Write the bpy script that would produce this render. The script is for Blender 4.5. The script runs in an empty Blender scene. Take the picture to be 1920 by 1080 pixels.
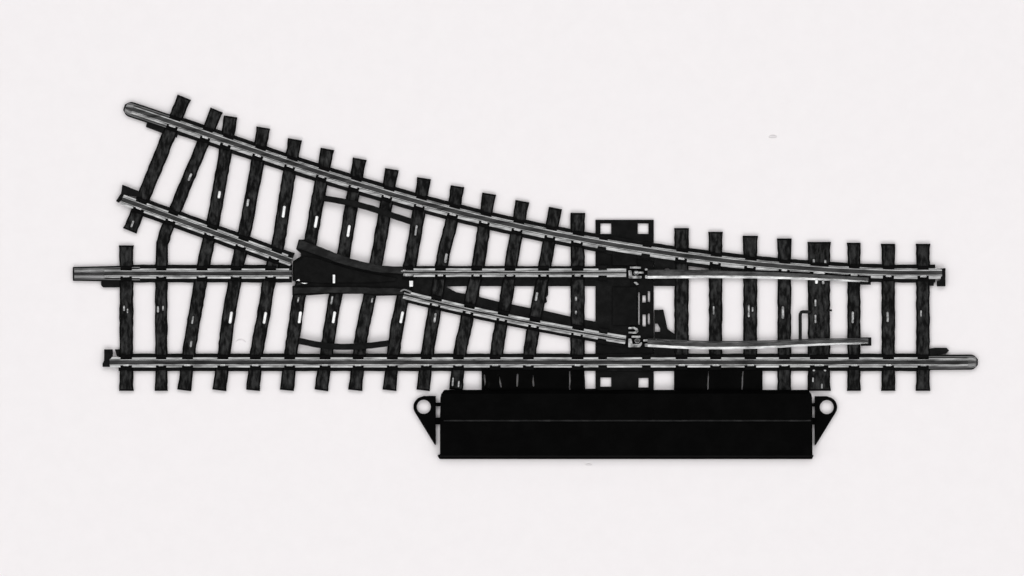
import bpy, bmesh, math, random
import numpy as np
from mathutils import Vector, geometry

random.seed(7)
S = 9.7                       # photograph pixels per millimetre on the table
MM = 0.001
D = 1500.0                    # camera height in mm
ZS = 0.66                     # all heights of the track are this much of the drafted ones

scene = bpy.context.scene

# ------------------------------------------------------------------ camera
cam = bpy.data.cameras.new('camera')
co = bpy.data.objects.new('camera', cam)
scene.collection.objects.link(co)
co.location = (0, 0, D * MM)
co.rotation_euler = (0, 0, 0)
cam.sensor_width = 36
cam.lens = 36 * (D - 1.5) / (1920 / S)
cam.clip_start = 0.01
cam.clip_end = 20
scene.camera = co

# ------------------------------------------------------------------ light
w = bpy.data.worlds.new('World')
scene.world = w
w.use_nodes = True
bg = w.node_tree.nodes['Background']
bg.inputs[0].default_value = (1, 1, 1, 1)
bg.inputs[1].default_value = 0.21


def softbox(name, loc, sx, sy, power):
    l = bpy.data.lights.new(name, 'AREA')
    l.shape = 'RECTANGLE'
    l.size, l.size_y = sx, sy
    l.energy = power
    o = bpy.data.objects.new(name, l)
    scene.collection.objects.link(o)
    o.location = loc
    o.rotation_euler = (Vector((0, 0, 0)) - Vector(loc)).to_track_quat('-Z', 'Y').to_euler()
    return o


softbox('softbox', (0, -0.80, 1.30), 1.8, 0.8, 11.9)
softbox('softbox', (0, 0.80, 1.30), 1.8, 0.8, 11.9)
softbox('softbox', (-1.15, 0, 1.30), 0.8, 1.6, 4.9)
softbox('softbox', (1.15, 0, 1.30), 0.8, 1.6, 4.9)

scene.view_settings.view_transform = 'Standard'
scene.view_settings.look = 'None'
scene.view_settings.exposure = 0.0
scene.view_settings.gamma = 1.0
scene.view_settings.use_curve_mapping = False
scene.render.engine = 'CYCLES'


# ------------------------------------------------------------------ materials
def new_mat(name):
    m = bpy.data.materials.new(name)
    m.use_nodes = True
    nt = m.node_tree
    return m, nt, nt.nodes['Principled BSDF']


def N(nt, kind, **kw):
    n = nt.nodes.new(kind)
    for k, v in kw.items():
        n.inputs[k].default_value = v
    return n


def mat_plastic(name, lo, hi, rough, spec, scale, noise_scale, bump):
    m, nt, b = new_mat(name)
    tc = nt.nodes.new('ShaderNodeTexCoord')
    mp = nt.nodes.new('ShaderNodeMapping')
    mp.inputs['Scale'].default_value = scale
    nz = N(nt, 'ShaderNodeTexNoise', Scale=noise_scale, Detail=5.0, Roughness=0.65)
    cr = nt.nodes.new('ShaderNodeValToRGB')
    cr.color_ramp.elements[0].position = 0.42
    cr.color_ramp.elements[1].position = 0.72
    cr.color_ramp.elements[0].color = (lo, lo, lo, 1)
    cr.color_ramp.elements[1].color = (hi, hi, hi, 1)
    bp = N(nt, 'ShaderNodeBump', Strength=bump, Distance=0.00015)
    L = nt.links.new
    L(tc.outputs['Object'], mp.inputs['Vector'])
    L(mp.outputs['Vector'], nz.inputs['Vector'])
    L(nz.outputs['Fac'], cr.inputs['Fac'])
    L(cr.outputs['Color'], b.inputs['Base Color'])
    L(nz.outputs['Fac'], bp.inputs['Height'])
    L(bp.outputs['Normal'], b.inputs['Normal'])
    b.inputs['Roughness'].default_value = rough
    b.inputs['Specular IOR Level'].default_value = spec
    return m


def mat_metal(name, lo, hi, rough, scale=(1, 1, 1), nscale=900.0):
    m, nt, b = new_mat(name)
    tc = nt.nodes.new('ShaderNodeTexCoord')
    mp = nt.nodes.new('ShaderNodeMapping')
    mp.inputs['Scale'].default_value = scale
    nz = N(nt, 'ShaderNodeTexNoise', Scale=nscale, Detail=4.0, Roughness=0.6)
    cr = nt.nodes.new('ShaderNodeValToRGB')
    cr.color_ramp.elements[0].position = 0.35
    cr.color_ramp.elements[1].position = 0.7
    cr.color_ramp.elements[0].color = (lo, lo, lo, 1)
    cr.color_ramp.elements[1].color = (hi, hi, hi, 1)
    bp = N(nt, 'ShaderNodeBump', Strength=0.25, Distance=0.00006)
    L = nt.links.new
    L(tc.outputs['Object'], mp.inputs['Vector'])
    L(mp.outputs['Vector'], nz.inputs['Vector'])
    L(nz.outputs['Fac'], cr.inputs['Fac'])
    L(cr.outputs['Color'], b.inputs['Base Color'])
    L(nz.outputs['Fac'], bp.inputs['Height'])
    L(bp.outputs['Normal'], b.inputs['Normal'])
    b.inputs['Metallic'].default_value = 1.0
    b.inputs['Roughness'].default_value = rough
    return m


M_SLEEPER = mat_plastic('sleeper_plastic', 0.0015, 0.042, 0.62, 0.06, (2.2, 0.8, 1), 620.0, 0.55)
M_WEB = mat_plastic('moulded_plastic', 0.0025, 0.008, 0.6, 0.07, (1, 1, 1), 700.0, 0.3)
M_FROG = mat_plastic('frog_plastic', 0.002, 0.006, 0.55, 0.06, (1, 1, 1), 480.0, 0.35)
M_WING = mat_plastic('wing_plastic', 0.004, 0.022, 0.55, 0.12, (0.8, 1.4, 1), 620.0, 0.4)
M_MOTOR = mat_plastic('motor_plastic', 0.0008, 0.0018, 0.6, 0.02, (1, 1, 1), 260.0, 0.15)
M_RAIL = mat_metal('rail_steel', 0.07, 0.29, 0.17, (0.25, 1.8, 1.8))
M_JOINER = mat_metal('joiner_steel', 0.3, 0.6, 0.3, (0.35, 1.6, 1.6))
M_CLIP = mat_metal('clip_steel', 0.6, 0.8, 0.22)
M_BLADE = mat_metal('blade_steel', 0.11, 0.42, 0.17, (0.35, 1.6, 1.6))
M_STUD = mat_metal('stud_metal', 0.75, 0.95, 0.5)
M_HINGE = mat_metal('hinge_steel', 0.12, 0.75, 0.35, (1, 1, 1), 1300.0)
M_DULL = mat_metal('dull_stud_metal', 0.12, 0.6, 0.5, (1, 1, 1), 1400.0)
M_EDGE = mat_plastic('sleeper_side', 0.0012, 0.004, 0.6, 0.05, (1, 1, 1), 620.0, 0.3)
M_WIRE = mat_metal('wire_steel', 0.01, 0.02, 0.4)


def P(x, y, z=0.0):
    return Vector(((x - 960) / S * MM, (540 - y) / S * MM, z * ZS * MM))


# ------------------------------------------------------------------ mesh helpers
def prism(bm, outer, z0, z1, holes=()):
    rings = [list(outer)] + [list(h) for h in holes]
    pts = [[Vector((x, y, 0)) for x, y in r] for r in rings]
    flat = [p for r in pts for p in r]
    lo = [bm.verts.new(P(p.x, p.y, z0)) for p in flat]
    hi = [bm.verts.new(P(p.x, p.y, z1)) for p in flat]
    if holes:
        for t in geometry.tessellate_polygon(pts):
            if len(set(t)) == 3:
                bm.faces.new([hi[i] for i in t])
                bm.faces.new([lo[i] for i in reversed(t)])
    else:
        bm.faces.new(hi)
        bm.faces.new(lo[::-1])
    k = 0
    for r in rings:
        n = len(r)
        for i in range(n):
            a, b = k + i, k + (i + 1) % n
            bm.faces.new((lo[a], lo[b], hi[b], hi[a]))
        k += n


def rect(x0, y0, x1, y1):
    return [(x0, y0), (x1, y0), (x1, y1), (x0, y1)]


def tangents(path):
    out = []
    for i in range(len(path)):
        a = path[max(i - 1, 0)]
        b = path[min(i + 1, len(path) - 1)]
        d = Vector((b[0] - a[0], b[1] - a[1]))
        d.normalize()
        out.append(d)
    return out


def ribbon(path, width, jitter=0.0):
    """outline (px) of a strip along a path; width number or function of t"""
    n = len(path)
    T = tangents(path)
    A, B = [], []
    for i, (p, t) in enumerate(zip(path, T)):
        u = i / (n - 1)
        wv = width(u) if callable(width) else width
        nx, ny = -t.y, t.x
        ja, jb = random.uniform(-jitter, jitter), random.uniform(-jitter, jitter)
        A.append((p[0] + nx * (wv / 2 + ja), p[1] + ny * (wv / 2 + ja)))
        B.append((p[0] - nx * (wv / 2 + jb), p[1] - ny * (wv / 2 + jb)))
    return A + B[::-1]


def sweep(bm, path, profile, scale=None, shift=0.0):
    """closed profile [(across px, z mm)] swept along a px path, capped"""
    T = tangents(path)
    n = len(path)
    rings = []
    for i, (p, t) in enumerate(zip(path, T)):
        k = scale(i / (n - 1)) if scale else 1.0
        nx, ny = -t.y, t.x
        rings.append([bm.verts.new(P(p[0] + nx * (u * k + shift), p[1] + ny * (u * k + shift), z)) for u, z in profile])
    m = len(profile)
    for a, b in zip(rings, rings[1:]):
        for j in range(m):
            bm.faces.new((a[j], a[(j + 1) % m], b[(j + 1) % m], b[j]))
    bm.faces.new(rings[0][::-1])
    bm.faces.new(rings[-1])


def smooth_path(pts, step=10.0):
    """Catmull-Rom through px points"""
    pts = [np.array(p, float) for p in pts]
    if len(pts) == 2:
        n = max(2, int(np.linalg.norm(pts[1] - pts[0]) / step))
        return [tuple(pts[0] + (pts[1] - pts[0]) * i / n) for i in range(n + 1)]
    q = [2 * pts[0] - pts[1]] + pts + [2 * pts[-1] - pts[-2]]
    out = []
    for i in range(1, len(q) - 2):
        p0, p1, p2, p3 = q[i - 1:i + 3]
        n = max(1, int(np.linalg.norm(p2 - p1) / step))
        for j in range(n):
            t = j / n
            out.append(tuple(0.5 * ((2 * p1) + (-p0 + p2) * t + (2 * p0 - 5 * p1 + 4 * p2 - p3) * t * t + (-p0 + 3 * p1 - 3 * p2 + p3) * t ** 3)))
    out.append(tuple(pts[-1]))
    return out


def poly_path(pts, deg, x0, x1, step=12.0):
    xs = np.array([p[0] for p in pts]); ys = np.array([p[1] for p in pts])
    c = np.polyfit((xs - 960) / 800, ys, deg)
    n = int((x1 - x0) / step)
    return [(x0 + (x1 - x0) * i / n, float(np.polyval(c, (x0 + (x1 - x0) * i / n - 960) / 800))) for i in range(n + 1)]


def link(name, bm, mat, parent=None, bevel=0.0, seg=2, label=None, smooth=False):
    bmesh.ops.remove_doubles(bm, verts=bm.verts, dist=1e-9)
    bmesh.ops.recalc_face_normals(bm, faces=bm.faces)
    me = bpy.data.meshes.new(name)
    bm.to_mesh(me)
    bm.free()
    me.materials.append(mat)
    if smooth:
        for p in me.polygons:
            p.use_smooth = True
    o = bpy.data.objects.new(name, me)
    scene.collection.objects.link(o)
    o.parent = parent
    if bevel:
        md = o.modifiers.new('bevel', 'BEVEL')
        md.width = bevel * MM
        md.segments = seg
        md.limit_method = 'ANGLE'
        md.angle_limit = math.radians(40)
    if label:
        o['label'] = label
    return o


# ------------------------------------------------------------------ the surface
m, nt, b = new_mat('pale_paper')
tc = nt.nodes.new('ShaderNodeTexCoord')
nz = N(nt, 'ShaderNodeTexNoise', Scale=260.0, Detail=6.0, Roughness=0.7)
cr = nt.nodes.new('ShaderNodeValToRGB')
cr.color_ramp.elements[0].position = 0.3
cr.color_ramp.elements[1].position = 0.7
cr.color_ramp.elements[0].color = (0.806, 0.776, 0.784, 1)
cr.color_ramp.elements[1].color = (0.826, 0.796, 0.804, 1)
bp = N(nt, 'ShaderNodeBump', Strength=0.06, Distance=0.0001)
nt.links.new(tc.outputs['Object'], nz.inputs['Vector'])
nt.links.new(nz.outputs['Fac'], cr.inputs['Fac'])
nt.links.new(cr.outputs['Color'], b.inputs['Base Color'])
nt.links.new(nz.outputs['Fac'], bp.inputs['Height'])
nt.links.new(bp.outputs['Normal'], b.inputs['Normal'])
b.inputs['Roughness'].default_value = 0.95
b.inputs['Specular IOR Level'].default_value = 0.0
bm = bmesh.new()
vs = [bm.verts.new(v) for v in ((-1.6, -1.6, 0), (1.6, -1.6, 0), (1.6, 1.6, 0), (-1.6, 1.6, 0))]
bm.faces.new(vs)
o = link('tabletop', bm, m)
o['kind'] = 'structure'

# ------------------------------------------------------------------ the turnout
root = bpy.data.objects.new('railway_turnout', None)
scene.collection.objects.link(root)
root.empty_display_size = 0.02
root['label'] = 'black model railway turnout with steel rails, branch curving upper left, long motor box below'
root['category'] = 'track switch'

# --- rail centre lines (px)
CURVE_PTS = [(235, 202), (361.7, 243), (481, 288), (563, 313), (635.5, 336), (697, 354), (760.5, 373), (820, 388.5), (880.5, 405),
             (942, 420), (1003, 434), (1055.5, 445), (1128, 456.5), (1163, 462), (1210.5, 469), (1252, 475.5), (1302, 483), (1358, 490),
             (1405, 496), (1460, 501), (1509, 504.5), (1595, 510), (1680, 512.5), (1754, 513)]
curve_rail = poly_path(CURVE_PTS, 5, 248, 1766)
straight_rail = smooth_path([(206, 679.5), (1815, 679.5)], 14)
frog_curve = poly_path([(228, 373), (275.5, 392), (370, 424), (411.7, 441), (481, 467), (508, 475.5), (546, 489.5)], 2, 229, 547)
frog_straight = smooth_path([(196, 513), (547, 513)], 12)
closure_straight = smooth_path([(757, 511), (1174, 511.5)], 12)
closure_curve = poly_path([(757, 552), (800, 563), (872, 579.5), (944, 595), (1005, 607.5), (1092, 624), (1172, 637)], 2, 757, 1173)
blade_up = smooth_path([(1214, 514), (1330, 513.5), (1440, 515), (1540, 519), (1628, 524)], 10)
blade_low = smooth_path([(1214, 642), (1290, 646), (1360, 647), (1440, 645.5), (1530, 641.5), (1628, 639.5)], 10)


def rail_profile(foot=9.4, head=6.1, off=-0.3):
    """foot with gently sloping flanges, web and a flat rolled head; off moves web and head across"""
    return [(foot, 1.58), (foot, 1.76), (head + off - 0.6, 1.95), (2.6 + off, 2.1), (2.6 + off, 2.75), (head + off, 2.95), (head + off, 3.28), (head + off - 0.8, 3.42), (head + off - 2.2, 3.46),
            (-head + off + 2.2, 3.46), (-head + off + 0.8, 3.42), (-head + off, 3.28), (-head + off, 2.95), (-2.6 + off, 2.75), (-2.6 + off, 2.1), (-head + off + 0.6, 1.95), (-foot, 1.76), (-foot, 1.58)]


def rail(name, path, profile, label=None, scale=None, shift=0.0, mat=M_RAIL):
    bm = bmesh.new()
    sweep(bm, path, profile, scale, shift)
    return link(name, bm, mat, root, label=label)


R_curve = rail('stock_rail', curve_rail, rail_profile(9.8, 6.0, -1.5), 'curved outer rail sweeping to the upper left')
R_straight = rail('stock_rail', straight_rail, rail_profile(), 'straight rail along the whole lower edge')
R_fc = rail('frog_rail', frog_curve, rail_profile(), 'slanting inner rail of the branch, left of the frog')
R_fs = rail('frog_rail', frog_straight, rail_profile(), 'horizontal rail left of the frog')
R_cs = rail('closure_rail', closure_straight, rail_profile(7.8, 4.0, 0.0), 'horizontal rail right of the frog')
R_cc = rail('closure_rail', closure_curve, rail_profile(7.8, 4.0, 0.0), 'slanting rail right of the frog')
taper = lambda t: 1.0 - 0.3 * t ** 2
BLADE = [(8.2, 1.72), (8.2, 1.92), (3.6, 2.14), (3.2, 2.9), (2.6, 3.1), (-5.2, 3.16), (-6, 3.0), (-6, 2.3), (-8, 2.1), (-8, 1.72)]
R_bu = rail('point_blade', blade_up, BLADE, 'upper tapering blade', scale=taper, mat=M_BLADE)
R_bl = rail('point_blade', blade_low, BLADE, 'lower tapering blade', scale=taper, mat=M_BLADE)

# dark tips and drive lugs of the blades
for par, x0, y0, x1, y1 in ((R_bu, 1612, 517, 1633, 534), (R_bl, 1614, 632.5, 1634, 648.5)):
    bm = bmesh.new()
    prism(bm, rect(x0, y0, x1, y1), 1.62, 2.0)
    link('blade_tip', bm, M_WEB, par, 0.08)

# --- plastic strips that carry the rails
def strip(path, width, z1=1.36, z0=0.05):
    bm = bmesh.new()
    prism(bm, ribbon(path, width, 0.35), z0, z1)
    return link('rail_bed', bm, M_WEB, root, 0.07)


strip([p for p in curve_rail if 320 < p[0] < 1762], 34)
strip([(222, 679.5)] + [p for p in straight_rail if 226 < p[0] < 1750], 33)
strip([p for p in frog_curve if 244 < p[0]], 33)
strip([(226, 513)] + [p for p in frog_straight if 230 < p[0]], 33.5, 1.34)
strip(closure_curve, 27, 1.32)
strip(closure_straight, 25, 1.34)

# --- sleepers
def hole(x, y, wd, ln, dx, dy):
    d = Vector((dx, dy)); d.normalize()
    n = Vector((-d.y, d.x))
    pts = []
    for a, bb in ((-.5, -.42), (-.5, .42), (-.25, .5), (.25, .5), (.5, .42), (.5, -.42), (.25, -.5), (-.25, -.5)):
        pts.append((x + n.x * a * wd + d.x * bb * ln, y + n.y * a * wd + d.y * bb * ln))
    return pts


def intersect(path, line):
    for a, b_ in zip(path, path[1:]):
        for c, d in zip(line, line[1:]):
            r = geometry.intersect_line_line_2d(Vector(a), Vector(b_), Vector(c), Vector(d))
            if r:
                t = Vector((d[0] - c[0], d[1] - c[1])); t.normalize()
                return r, t
    return None


RAILS = [(curve_rail, 10.5), (straight_rail, 10.5), (frog_curve, 10.5), (frog_straight, 10.5), (closure_straight, 9), (closure_curve, 9)]


def sleeper(pts, width=24.0, studs=(), label=None, z1=1.6):
    path = smooth_path(pts, 9)
    n = len(path)
    flare = lambda u: width * (1.03 + 0.06 * (abs(u - 0.5) * 2) ** 16)
    out = ribbon(path, flare, 0.7)
    T = tangents(path)
    zt = z1 + random.uniform(-0.05, 0.05)
    bm = bmesh.new()
    inn = []
    for k, p in enumerate(out):
        i = k if k < n else 2 * n - 1 - k
        d = Vector((path[i][0] - p[0], path[i][1] - p[1]))
        d.normalize()
        e = T[i] * (3.2 if i == 0 else -3.2 if i == n - 1 else 0)
        q = random.uniform(2.4, 3.6)
        inn.append((p[0] + d.x * q + e.x, p[1] + d.y * q + e.y))
    rings = [[bm.verts.new(P(x, y, z)) for x, y in pts_] for pts_, z in ((out, 0.05), (out, zt - 0.28), (inn, zt))]
    m2 = 2 * n
    for ra, rb in zip(rings, rings[1:]):
        for j in range(m2):
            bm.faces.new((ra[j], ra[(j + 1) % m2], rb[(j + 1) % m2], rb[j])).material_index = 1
    for i in range(n - 1):                       # grained top, one quad per step of the path
        bm.faces.new((rings[2][i], rings[2][i + 1], rings[2][m2 - 2 - i], rings[2][m2 - 1 - i]))
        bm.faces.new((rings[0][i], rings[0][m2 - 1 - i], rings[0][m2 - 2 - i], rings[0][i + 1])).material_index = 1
    sl = link('sleeper', bm, M_SLEEPER, root)
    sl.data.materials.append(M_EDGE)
    clips = []  # outlines of the bright dashes at the rail crossings
    for line, foot in RAILS:
        hit = intersect(path, line)
        if not hit:
            continue
        c, t = hit
        nn = Vector((-t.y, t.x))
        hw = width * 0.43
        # a moulded chair: cradle under the rail foot with a raised cheek on either side
        bm = bmesh.new()
        za, zb = 2.3 + random.uniform(-0.06, 0.06), 2.3 + random.uniform(-0.06, 0.06)
        ou = foot + 3.8
        sweep(bm, [(c.x - t.x * hw, c.y - t.y * hw), (c.x, c.y), (c.x + t.x * hw, c.y + t.y * hw)],
              [(ou, 1.2), (ou, za - 0.15), (ou - 1.5, za), (5.0, za), (5.0, 1.57), (-5.0, 1.57), (-5.0, zb), (-ou + 1.5, zb), (-ou, zb - 0.15), (-ou, 1.2)])
        link('rail_chair', bm, M_EDGE, sl, 0.06)
        side = 1 if nn.y > 0 else -1
        f = random.uniform(0.55, 0.72)
        clips.append([(c.x + t.x * a * hw + nn.x * side * bb, c.y + t.y * a * hw + nn.y * side * bb)
                      for a, bb in ((-f, 4.6), (-f * 0.6, 3.4), (f * 0.6, 3.4), (f, 4.6), (f * 0.9, 7.0), (-f * 0.9, 7.0))])
    for q in clips:
        bm = bmesh.new()
        prism(bm, q, 2.35, 3.52)
        link('bright_dash', bm, M_JOINER, sl, 0.14, 2)  # bright metal sliver beside the rail head, a pale dash at each crossing
    for (hx, hy, wd, ln) in studs:
        i = min(range(n), key=lambda k: (path[k][0] - hx) ** 2 + (path[k][1] - hy) ** 2)
        t = tangents(path)[i]
        bm = bmesh.new()
        prism(bm, hole(hx, hy, wd, ln, t.x, t.y), z1 - 0.3, z1 + 0.55)
        link('contact_stud', bm, M_STUD if wd > 5 else M_DULL, sl, min(0.16, wd * 0.035), 2)
    return sl


B, G, K = (5.5, 23.0), (4.5, 16.0), (3.5, 12.0)
sleeper([(236.5, 460), (236.5, 733)], 25, [(232.5, 578, 3.5, 10), (239, 583, 2.5, 8)])
sleeper([(345, 182), (243, 433)], 25, [(248, 420, 3.5, 13)])
sleeper([(406, 206), (360, 317), (321, 410), (307, 447), (302.5, 490), (302, 733)], 22.5, [(356, 332, 4.5, 15), (296, 580, 4, 12), (305.5, 578, 3, 9)])
sleeper([(432, 218), (418, 310), (400.5, 410), (387, 468), (367, 579), (356, 645.5), (345, 732)], 24, [(411, 365, 5.5, 14), (361, 600, 3.5, 15), (358, 645, 4, 12)])
sleeper([(493.6, 239), (478, 330), (459, 432), (449, 479), (428, 596), (420, 662), (411, 732)], 24, [(464.5, 380, 4.5, 14), (432.5, 595.5) + B])
sleeper([(553, 261), (538, 350), (521.7, 454), (505, 523), (493, 596), (481, 661), (474, 732)], 24, [(532, 397) + B, (496.5, 596) + B])
sleeper([(613.5, 279), (601, 345), (584, 440.5), (560.5, 557), (552, 615), (545, 662), (538, 732)], 24, [(592.5, 416) + B, (562, 595) + B, (559, 562, 3, 10)])
sleeper([(674.5, 297.5), (662, 365), (645, 472), (627, 565), (616, 634), (602, 732)], 24, [(653.6, 433) + B, (626, 595) + B, (622, 563, 3.5, 16)])
sleeper([(734.5, 317), (722, 395), (707, 482), (691, 565), (677, 634), (666, 732)], 24, [(697.5, 563, 3, 9)])
sleeper([(795, 334), (784, 405), (771, 482), (752, 573), (741, 634), (730, 732)], 24, [(780, 432, 4, 20), (753, 595) + B])
sleeper([(857.5, 349), (847, 415), (832, 475), (813, 592), (803.6, 648), (793, 732)], 24, [(836, 484, 5, 18), (815.5, 596, 4.5, 18)])
sleeper([(917.5, 363), (909, 415), (898, 490), (886, 545.5), (872, 615), (861, 668), (855, 731)], 24, [(849, 716, 3, 16), (860, 720, 3, 12)])
sleeper([(979.5, 377), (971, 425), (959, 492), (951, 548), (936, 629), (921, 731)], 24)
sleeper([(1041.7, 390), (1034, 430), (1022, 495), (1012, 553), (997, 634), (984, 731)], 24, [(1006, 556, 4.5, 17)])
sleeper([(1083.5, 399), (1083, 470), (1083, 733)], 26, [(1080, 560, 4, 8), (1080, 586, 4, 7)])
sleeper([(1278, 427.5), (1278, 736)], 26)
sleeper([(1342, 434.5), (1342, 736)], 24.5, [(1338, 582, 3, 16)])
sleeper([(1407, 442), (1407, 736)], 25.5, [(1404, 583, 3.6, 24), (1411, 580, 3.5, 9)])
sleeper([(1471, 447), (1471, 734)], 24.5, [(1468, 586, 5, 24)])
sleeper([(1536, 453.5), (1536, 733)], 40.5, [(1526, 490, 4.5, 8), (1547.5, 491, 4.5, 8), (1531, 528, 6, 8), (1543.5, 529, 5, 8), (1529, 568, 3.5, 13), (1529, 598, 3.5, 16),
         (1526, 692.5, 5, 8), (1547, 692.5, 5, 8), (1524.5, 712, 3, 9), (1541, 724, 3, 9)])
sleeper([(1601.5, 455), (1601.5, 733)], 23.5, [(1599, 595, 4.5, 22)])
sleeper([(1666, 457), (1666, 733)], 24.5, [(1664.5, 594, 4.5, 20)])
sleeper([(1731, 457), (1731, 733)], 24.5, [(1727, 588, 3, 12)])

# --- web right of the frog
bm = bmesh.new()
low = [(p[0], p[1] - 5) for p in closure_curve if p[0] > 768 and p[0] < 1160]
prism(bm, [(768, 518), (1182, 518), (1182, 640)] + [(p[0], p[1]) for p in low[::-1]] + [(768, 550)], 0.05, 1.2,
      [[(836, 537.5), (875, 536.5), (873.5, 551), (856, 548)],
       [(898.6, 536.7), (939.7, 536.7), (936, 566), (898.6, 556.5)],
       [(965, 536.7), (1002, 536.7), (996.5, 578), (959.5, 570.5)],
       [(1028, 536.7), (1071, 536.7), (1070, 593.5), (1019.5, 582), (1018, 571), (1026, 566), (1024, 558), (1028, 553)],
       [(1094.5, 536.7), (1116.7, 536.7), (1117, 603), (1094.5, 599)]])
link('closure_web', bm, M_WEB, root, 0.07)

# --- frog
bm = bmesh.new()
prism(bm, [(560, 449), (577, 449), (595, 461), (631, 476), (657, 486), (692, 494), (728, 499.5), (756, 499.5), (767, 507), (767, 553), (746, 554),
           (704, 555), (679, 551), (645, 551), (617, 551), (578, 554), (548, 554), (548, 536), (572, 533), (549, 527), (549, 490), (567, 478), (555, 467)], 0.05, 2.1,
      [])
frog = link('frog', bm, M_FROG, root, 0.09)
bm = bmesh.new()
prism(bm, ribbon(smooth_path([(560, 458), (600, 471.5), (650, 490), (700, 502), (755, 508)], 8), lambda u: 17 - 5 * u, 0.6), 1.0, 3.2)
link('wing_rail', bm, M_WING, frog, 0.12)
bm = bmesh.new()
prism(bm, ribbon(smooth_path([(551, 545), (620, 543.5), (700, 545), (756, 546.5)], 8), 11, 0.5), 1.0, 3.2)
link('wing_rail', bm, M_WING, frog, 0.12)
bm = bmesh.new()
prism(bm, [(551, 494), (551, 526), (590, 530), (622, 531), (622, 514), (630, 514), (630, 530), (700, 530), (742, 527), (744, 521), (700, 514), (650, 503), (592, 484), (572, 481)], 1.0, 2.9)
link('frog_nose', bm, M_FROG, frog, 0.12)
bm = bmesh.new()
prism(bm, rect(542, 501, 547.5, 526), 1.5, 2.6)
prism(bm, [(541, 476), (550, 480), (546, 494), (537, 491)], 1.5, 2.6)
link('insulating_joint', bm, M_WEB, frog, 0.05)

for poly in (rect(624, 515, 628.5, 531), rect(767.5, 526.5, 774.5, 537.5), [(555, 526), (561, 523), (563, 527)], [(563, 530), (578, 530.5), (571, 532.5)]):
    bm = bmesh.new()
    prism(bm, poly, 2.0, 3.1)
    link('contact_stud', bm, M_STUD, frog, 0.06, 2)
# bright rail ends that come out of the frog
for pth in ([(752, 508.5), (774, 508.5)], [(756, 516), (774, 516)], [(751, 546.5), (758, 543), (771, 548)]):
    bm = bmesh.new()
    sweep(bm, smooth_path(pth, 3), [(2.6, 1.7), (2.6, 3.05), (1.2, 3.4), (-1.2, 3.4), (-2.6, 3.05), (-2.6, 1.7)])
    link('rail_end', bm, M_CLIP, frog)

# --- check rails
for pts in ([(606, 371.5), (635.5, 376.5), (664, 382), (697, 391), (730, 402), (774, 416.5)], [(560, 639), (597, 646.5), (630, 650), (663, 650), (697, 647.5), (729, 643.5)]):
    bm = bmesh.new()
    prism(bm, ribbon(smooth_path(pts, 8), 11.5, 0.3), 1.0, 3.0)
    link('check_rail', bm, M_WEB, root, 0.12)

# --- pivot plate under the blade hinges
bm = bmesh.new()
prism(bm, rect(1116.5, 412, 1226, 736), 0.05, 0.9,
      [rect(1126, 419, 1146, 438.5), rect(1196, 419, 1216, 438.5), rect(1126, 708, 1146, 725), rect(1197.5, 709, 1216, 726.5),
       rect(1204.5, 554, 1211, 567), rect(1205, 590, 1211, 612), rect(1215, 546, 1219, 566), rect(1215, 588, 1218.5, 608), rect(1197, 548, 1199.5, 609),
       rect(1126, 540, 1135, 545), rect(1128, 559, 1133.5, 563), rect(1127, 576, 1134, 581), rect(1127, 592.5, 1135, 599)])
plate = link('pivot_plate', bm, M_FROG, root, 0.06)
bm = bmesh.new()
for line, foot in ((curve_rail, 10.5), (straight_rail, 10.5), (closure_straight, 9), (closure_curve, 9)):
    for x in (1130, 1212):
        hit = intersect([(x, 400), (x, 740)], line)
        if not hit:
            continue
        c, t = hit
        for s in (-1, 1):
            prism(bm, [(c.x + t.x * a * 8 + -t.y * s * bb, c.y + t.y * a * 8 + t.x * s * bb) for a, bb in ((-1, 5.9), (1, 5.9), (1.1, 14), (-1.1, 14))], 1.2, 2.25)
prism(bm, rect(1148, 470, 1194, 498), 1.2, 1.75)
prism(bm, rect(1148, 538, 1194, 610), 1.2, 1.8)
link('guide_block', bm, M_FROG, plate, 0.1)
bm = bmesh.new()
prism(bm, rect(1226.5, 480, 1267, 536.5), 0.05, 1.45, [[(1246, 503), (1254, 502.5), (1256, 505.5), (1253, 508), (1247, 508)]])
prism(bm, [(1227, 581), (1244, 580.5), (1246, 590), (1252, 617), (1266, 627), (1292, 628), (1292, 644), (1227, 644)], 0.05, 1.44, [[(1228, 607), (1233, 607), (1238, 616), (1238, 622), (1228, 622)]])
prism(bm, rect(1226.5, 644.5, 1290, 668), 0.05, 1.42, [rect(1264, 657, 1269, 662)])
link('slide_plate', bm, M_WEB, plate, 0.06)

# --- hinge clips of bent bright sheet metal
def wire(name, pts, r, z, mat, parent, step=3):
    bm = bmesh.new()
    pr = [(r * math.cos(a), z + r / S * math.sin(a)) for a in [k * math.pi / 4 for k in range(8)]]
    sweep(bm, smooth_path(pts, step), pr)
    return link(name, bm, mat, parent, smooth=True)


for poly in (rect(1181, 500, 1202, 503.5), [(1178, 507), (1184, 507), (1185, 515), (1186, 517.5), (1203, 517.5), (1203, 522), (1179, 522)], rect(1190, 509.5, 1207, 513),
             rect(1209.5, 516, 1214, 522), rect(1209, 503.5, 1214, 507), rect(1215, 510, 1230, 513.5), [(1188, 529), (1193, 528), (1198, 533), (1193, 534.5)],
             [(1178, 613.5), (1190, 613), (1196, 616.5), (1197, 622), (1193, 625.5), (1178, 625), (1178, 622), (1190, 622), (1192, 619), (1189, 617), (1178, 617)],
             [(1178, 635), (1184, 635), (1186, 645), (1198, 645), (1203, 641), (1204, 645), (1200, 651), (1178, 651)], rect(1184, 629.5, 1201, 633), rect(1209, 644, 1214.5, 650),
             rect(1206, 636.5, 1232, 640)):
    bm = bmesh.new()
    prism(bm, poly, 1.2, 2.7)
    link('hinge_clip', bm, M_HINGE, plate, 0.09, 2)
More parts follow.
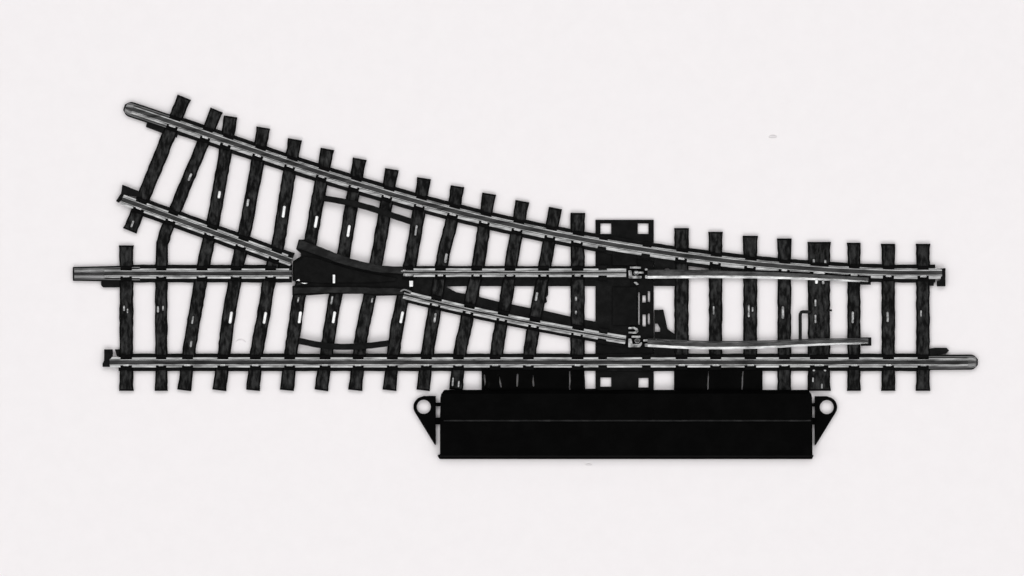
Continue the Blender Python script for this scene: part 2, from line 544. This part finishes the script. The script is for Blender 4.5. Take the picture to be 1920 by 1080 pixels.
for y0, ya in ((512, 1193), (639, 1195)):
    bm = bmesh.new()
    prism(bm, [(ya + 5.5 * math.cos(k * math.pi / 8), y0 + 4.5 * math.sin(k * math.pi / 8)) for k in range(16)], 1.2, 2.5)
    link('hinge_pin', bm, M_RAIL, plate, 0.1)

wire('throw_wire', [(1500.5, 641), (1500.5, 610), (1500.5, 589), (1503, 585), (1510, 584.8), (1522, 584.8)], 3.2, 1.9, M_WIRE, root)
wire('throw_wire', [(1550, 582), (1560, 582)], 2.0, 1.75, M_WIRE, root)

# --- rail joiners and locating tabs at the ends
JP = [(12.5, 1.2), (12.5, 1.9), (10.5, 2.1), (8.5, 1.9), (8, 1.7), (-8, 1.7), (-8.5, 1.9), (-10.5, 2.1), (-12.5, 1.9), (-12.5, 1.2)]
def joiner(path, parent, narrow=None):
    bm = bmesh.new()
    sweep(bm, path, JP, narrow)
    j = link('rail_joiner', bm, M_JOINER, parent)
    bm = bmesh.new()
    n = len(path)
    sweep(bm, path, [(3.4, 1.65), (3.8, 2.1), (2, 2.35), (-2, 2.35), (-3.8, 2.1), (-3.4, 1.65)], narrow)
    link('joiner_tongue', bm, M_RAIL, j)
    bm = bmesh.new()
    d0 = Vector(path[0]) - Vector(path[1])
    d0.normalize()
    sweep(bm, [(path[0][0] + d0.x * 3, path[0][1] + d0.y * 3)] + list(path[1:]), [(15.6, 0.7), (15.6, 1.35), (-15.6, 1.35), (-15.6, 0.7)], narrow)
    link('joiner_shoe', bm, M_WEB, j, 0.08)
    return j


endround = lambda t: 0.92 if t > 0.12 else 0.35 + 0.57 * math.sqrt(1 - (1 - t / 0.12) ** 2)
joiner(smooth_path([(139, 513.5), (262, 513)], 6), R_fs, lambda t: 0.84 + 0.16 * t)
ct = [(x, y) for x, y in poly_path(CURVE_PTS, 5, 235, 330, 1.6)]
joiner(ct, R_curve, endround)
joiner(smooth_path([(1831, 679), (1740, 679.5)], 1.6), R_straight, endround)


def tab(poly, z1=1.3, z0=0.4):
    bm = bmesh.new()
    prism(bm, poly, z0, z1)
    return link('locating_tab', bm, M_WEB, root, 0.08)


tab([(189, 528), (193, 526), (230, 526.5), (230, 539), (193, 539), (189, 535)])
tab([(275, 230), (335, 248), (331, 258), (310, 252), (273, 238)])
tab([(195, 655), (211, 655), (211, 667), (206, 676), (206, 688), (192, 688), (192, 682), (195, 676)], 1.9)
tab([(215, 655), (230, 655), (230, 665), (219, 668)], 1.3)
tab([(229, 346), (262, 359), (262, 370), (238, 366), (222, 380), (217, 377), (227, 362)], 1.75)
tab([(1742, 654), (1752, 652), (1775, 652), (1780, 657), (1774, 664), (1742, 666)])
tab([(1764, 503.5), (1773, 502.5), (1773, 537), (1757, 537), (1757, 527), (1764, 525)], 1.9)
tab([(1742, 526), (1752, 526), (1751, 536), (1742, 536)])

# --- switch motor along the lower edge
bm = bmesh.new()
Y = [(731, 0.05), (731, 3.0), (738, 4.2), (745, 4.5), (786, 4.55), (789.5, 4.2), (792, 4.12), (846, 3.9), (854, 3.4), (857.5, 2.4), (857.5, 0.4), (857.5, 0.05)]
x0, x1 = 825, 1523
ends = []
for x, sgn in ((x0, 1), (x1, -1)):
    ends.append([bm.verts.new(P(x + (sgn * 8 if y < 733 else sgn * 2 if y < 739 else 0), y, z)) for y, z in Y])
n = len(Y)
for j in range(n):
    bm.faces.new((ends[0][j], ends[0][(j + 1) % n], ends[1][(j + 1) % n], ends[1][j]))
bm.faces.new(ends[0]); bm.faces.new(ends[1][::-1])
motor = link('motor_housing', bm, M_MOTOR, root, 0.16, 3)
bm = bmesh.new()
prism(bm, [(820, 854), (828, 851), (1517, 851), (1526, 854), (1523, 861), (824, 861)], 0.05, 0.9)
link('base_lip', bm, M_MOTOR, motor, 0.1)


bm = bmesh.new()
prism(bm, rect(832, 787, 1520, 790), 4.0, 4.66)
link('ridge_glint', bm, M_WING, motor, 0.06)  # lighter strip, paints the glint along the ridge step of the housing


def lug(cx, cy, s):
    """triangular mounting ear with a screw hole; s = +1 right, -1 left"""
    R = 19.5
    pts = [(cx - s * 22.5, cy - 20.5), (cx, cy - 20.5)]
    for k in range(0, 11):
        a = math.radians(-80 + k * 11.5)
        pts.append((cx + s * R * math.cos(a), cy + R * math.sin(a)))
    pts.append((cx - s * 20, cy + 70))
    pts.append((cx - s * 22.5, cy + 72))
    bm = bmesh.new()
    prism(bm, pts, 0.05, 1.5, [[(cx + 13.2 * math.cos(t * math.pi / 14), cy + 13.2 * math.sin(t * math.pi / 14)) for t in range(28)]])
    xb = cx - s * 22.5
    for ya, yb in ((cy - 8, cy - 1), (cy + 20, cy + 33)):
        xa, xc = sorted((xb + s * 1.5, xb - s * 9))
        prism(bm, rect(xa, ya, xc, yb), 0.05, 1.35)
    return link('mounting_lug', bm, M_MOTOR, motor, 0.08)


lug(794.5, 763, -1)
lug(1550.5, 763.5, 1)

# flange that ties the motor to the sleepers
bm = bmesh.new()
prism(bm, rect(903, 689, 1094, 736), 0.05, 1.78,
      [hole(909.5, 716, 2.6, 28, 0.1, 1), hole(916.5, 723, 2.6, 16, -0.1, 1), hole(937, 714, 2.8, 26, 0.2, 1), hole(970, 713, 3.0, 24, -0.05, 1), hole(999.5, 714, 2.8, 22, 0.1, 1), hole(1068.6, 713, 2.8, 36, 0, 1)])
prism(bm, rect(1264, 690, 1430, 736), 0.05, 1.78,
      [hole(1328.2, 714, 2.8, 34, -0.05, 1), hole(1392.5, 714, 2.8, 34, -0.05, 1)])
prism(bm, rect(1082, 729, 1120, 736), 0.05, 1.2)
prism(bm, rect(1224, 731, 1266, 736), 0.05, 1.2)
prism(bm, rect(1428, 732, 1518, 736), 0.05, 1.2)
prism(bm, rect(840, 731, 905, 736), 0.05, 1.2)
link('motor_flange', bm, M_MOTOR, motor, 0.05)

# ------------------------------------------------------------------ lint on the surface
mL, nt, b = new_mat('grey_lint')
b.inputs['Base Color'].default_value = (0.72, 0.69, 0.70, 1)
b.inputs['Roughness'].default_value = 0.9


def lint(pts, r, label):
    bm = bmesh.new()
    sweep(bm, smooth_path(pts, 2), [(r * math.cos(k * math.pi / 3), 0.1 + 0.07 * math.sin(k * math.pi / 3)) for k in range(6)], lambda t: 0.35 + 0.65 * math.sin(math.pi * t))
    o = link('lint_speck', bm, mL, smooth=True)
    o['label'] = label
    o['category'] = 'lint'
    return o


lint([(1442, 256.5), (1450, 255.5), (1457, 256)], 3.0, 'tiny pale grey lint speck on the bare surface at upper right')
lint([(442, 640), (447, 637), (454, 637), (460, 641)], 1.1, 'tiny curved grey hair on the surface between sleepers at lower left')
lint([(1098, 872), (1104, 871), (1110, 872)], 1.8, 'tiny grey lint speck just below the motor box')
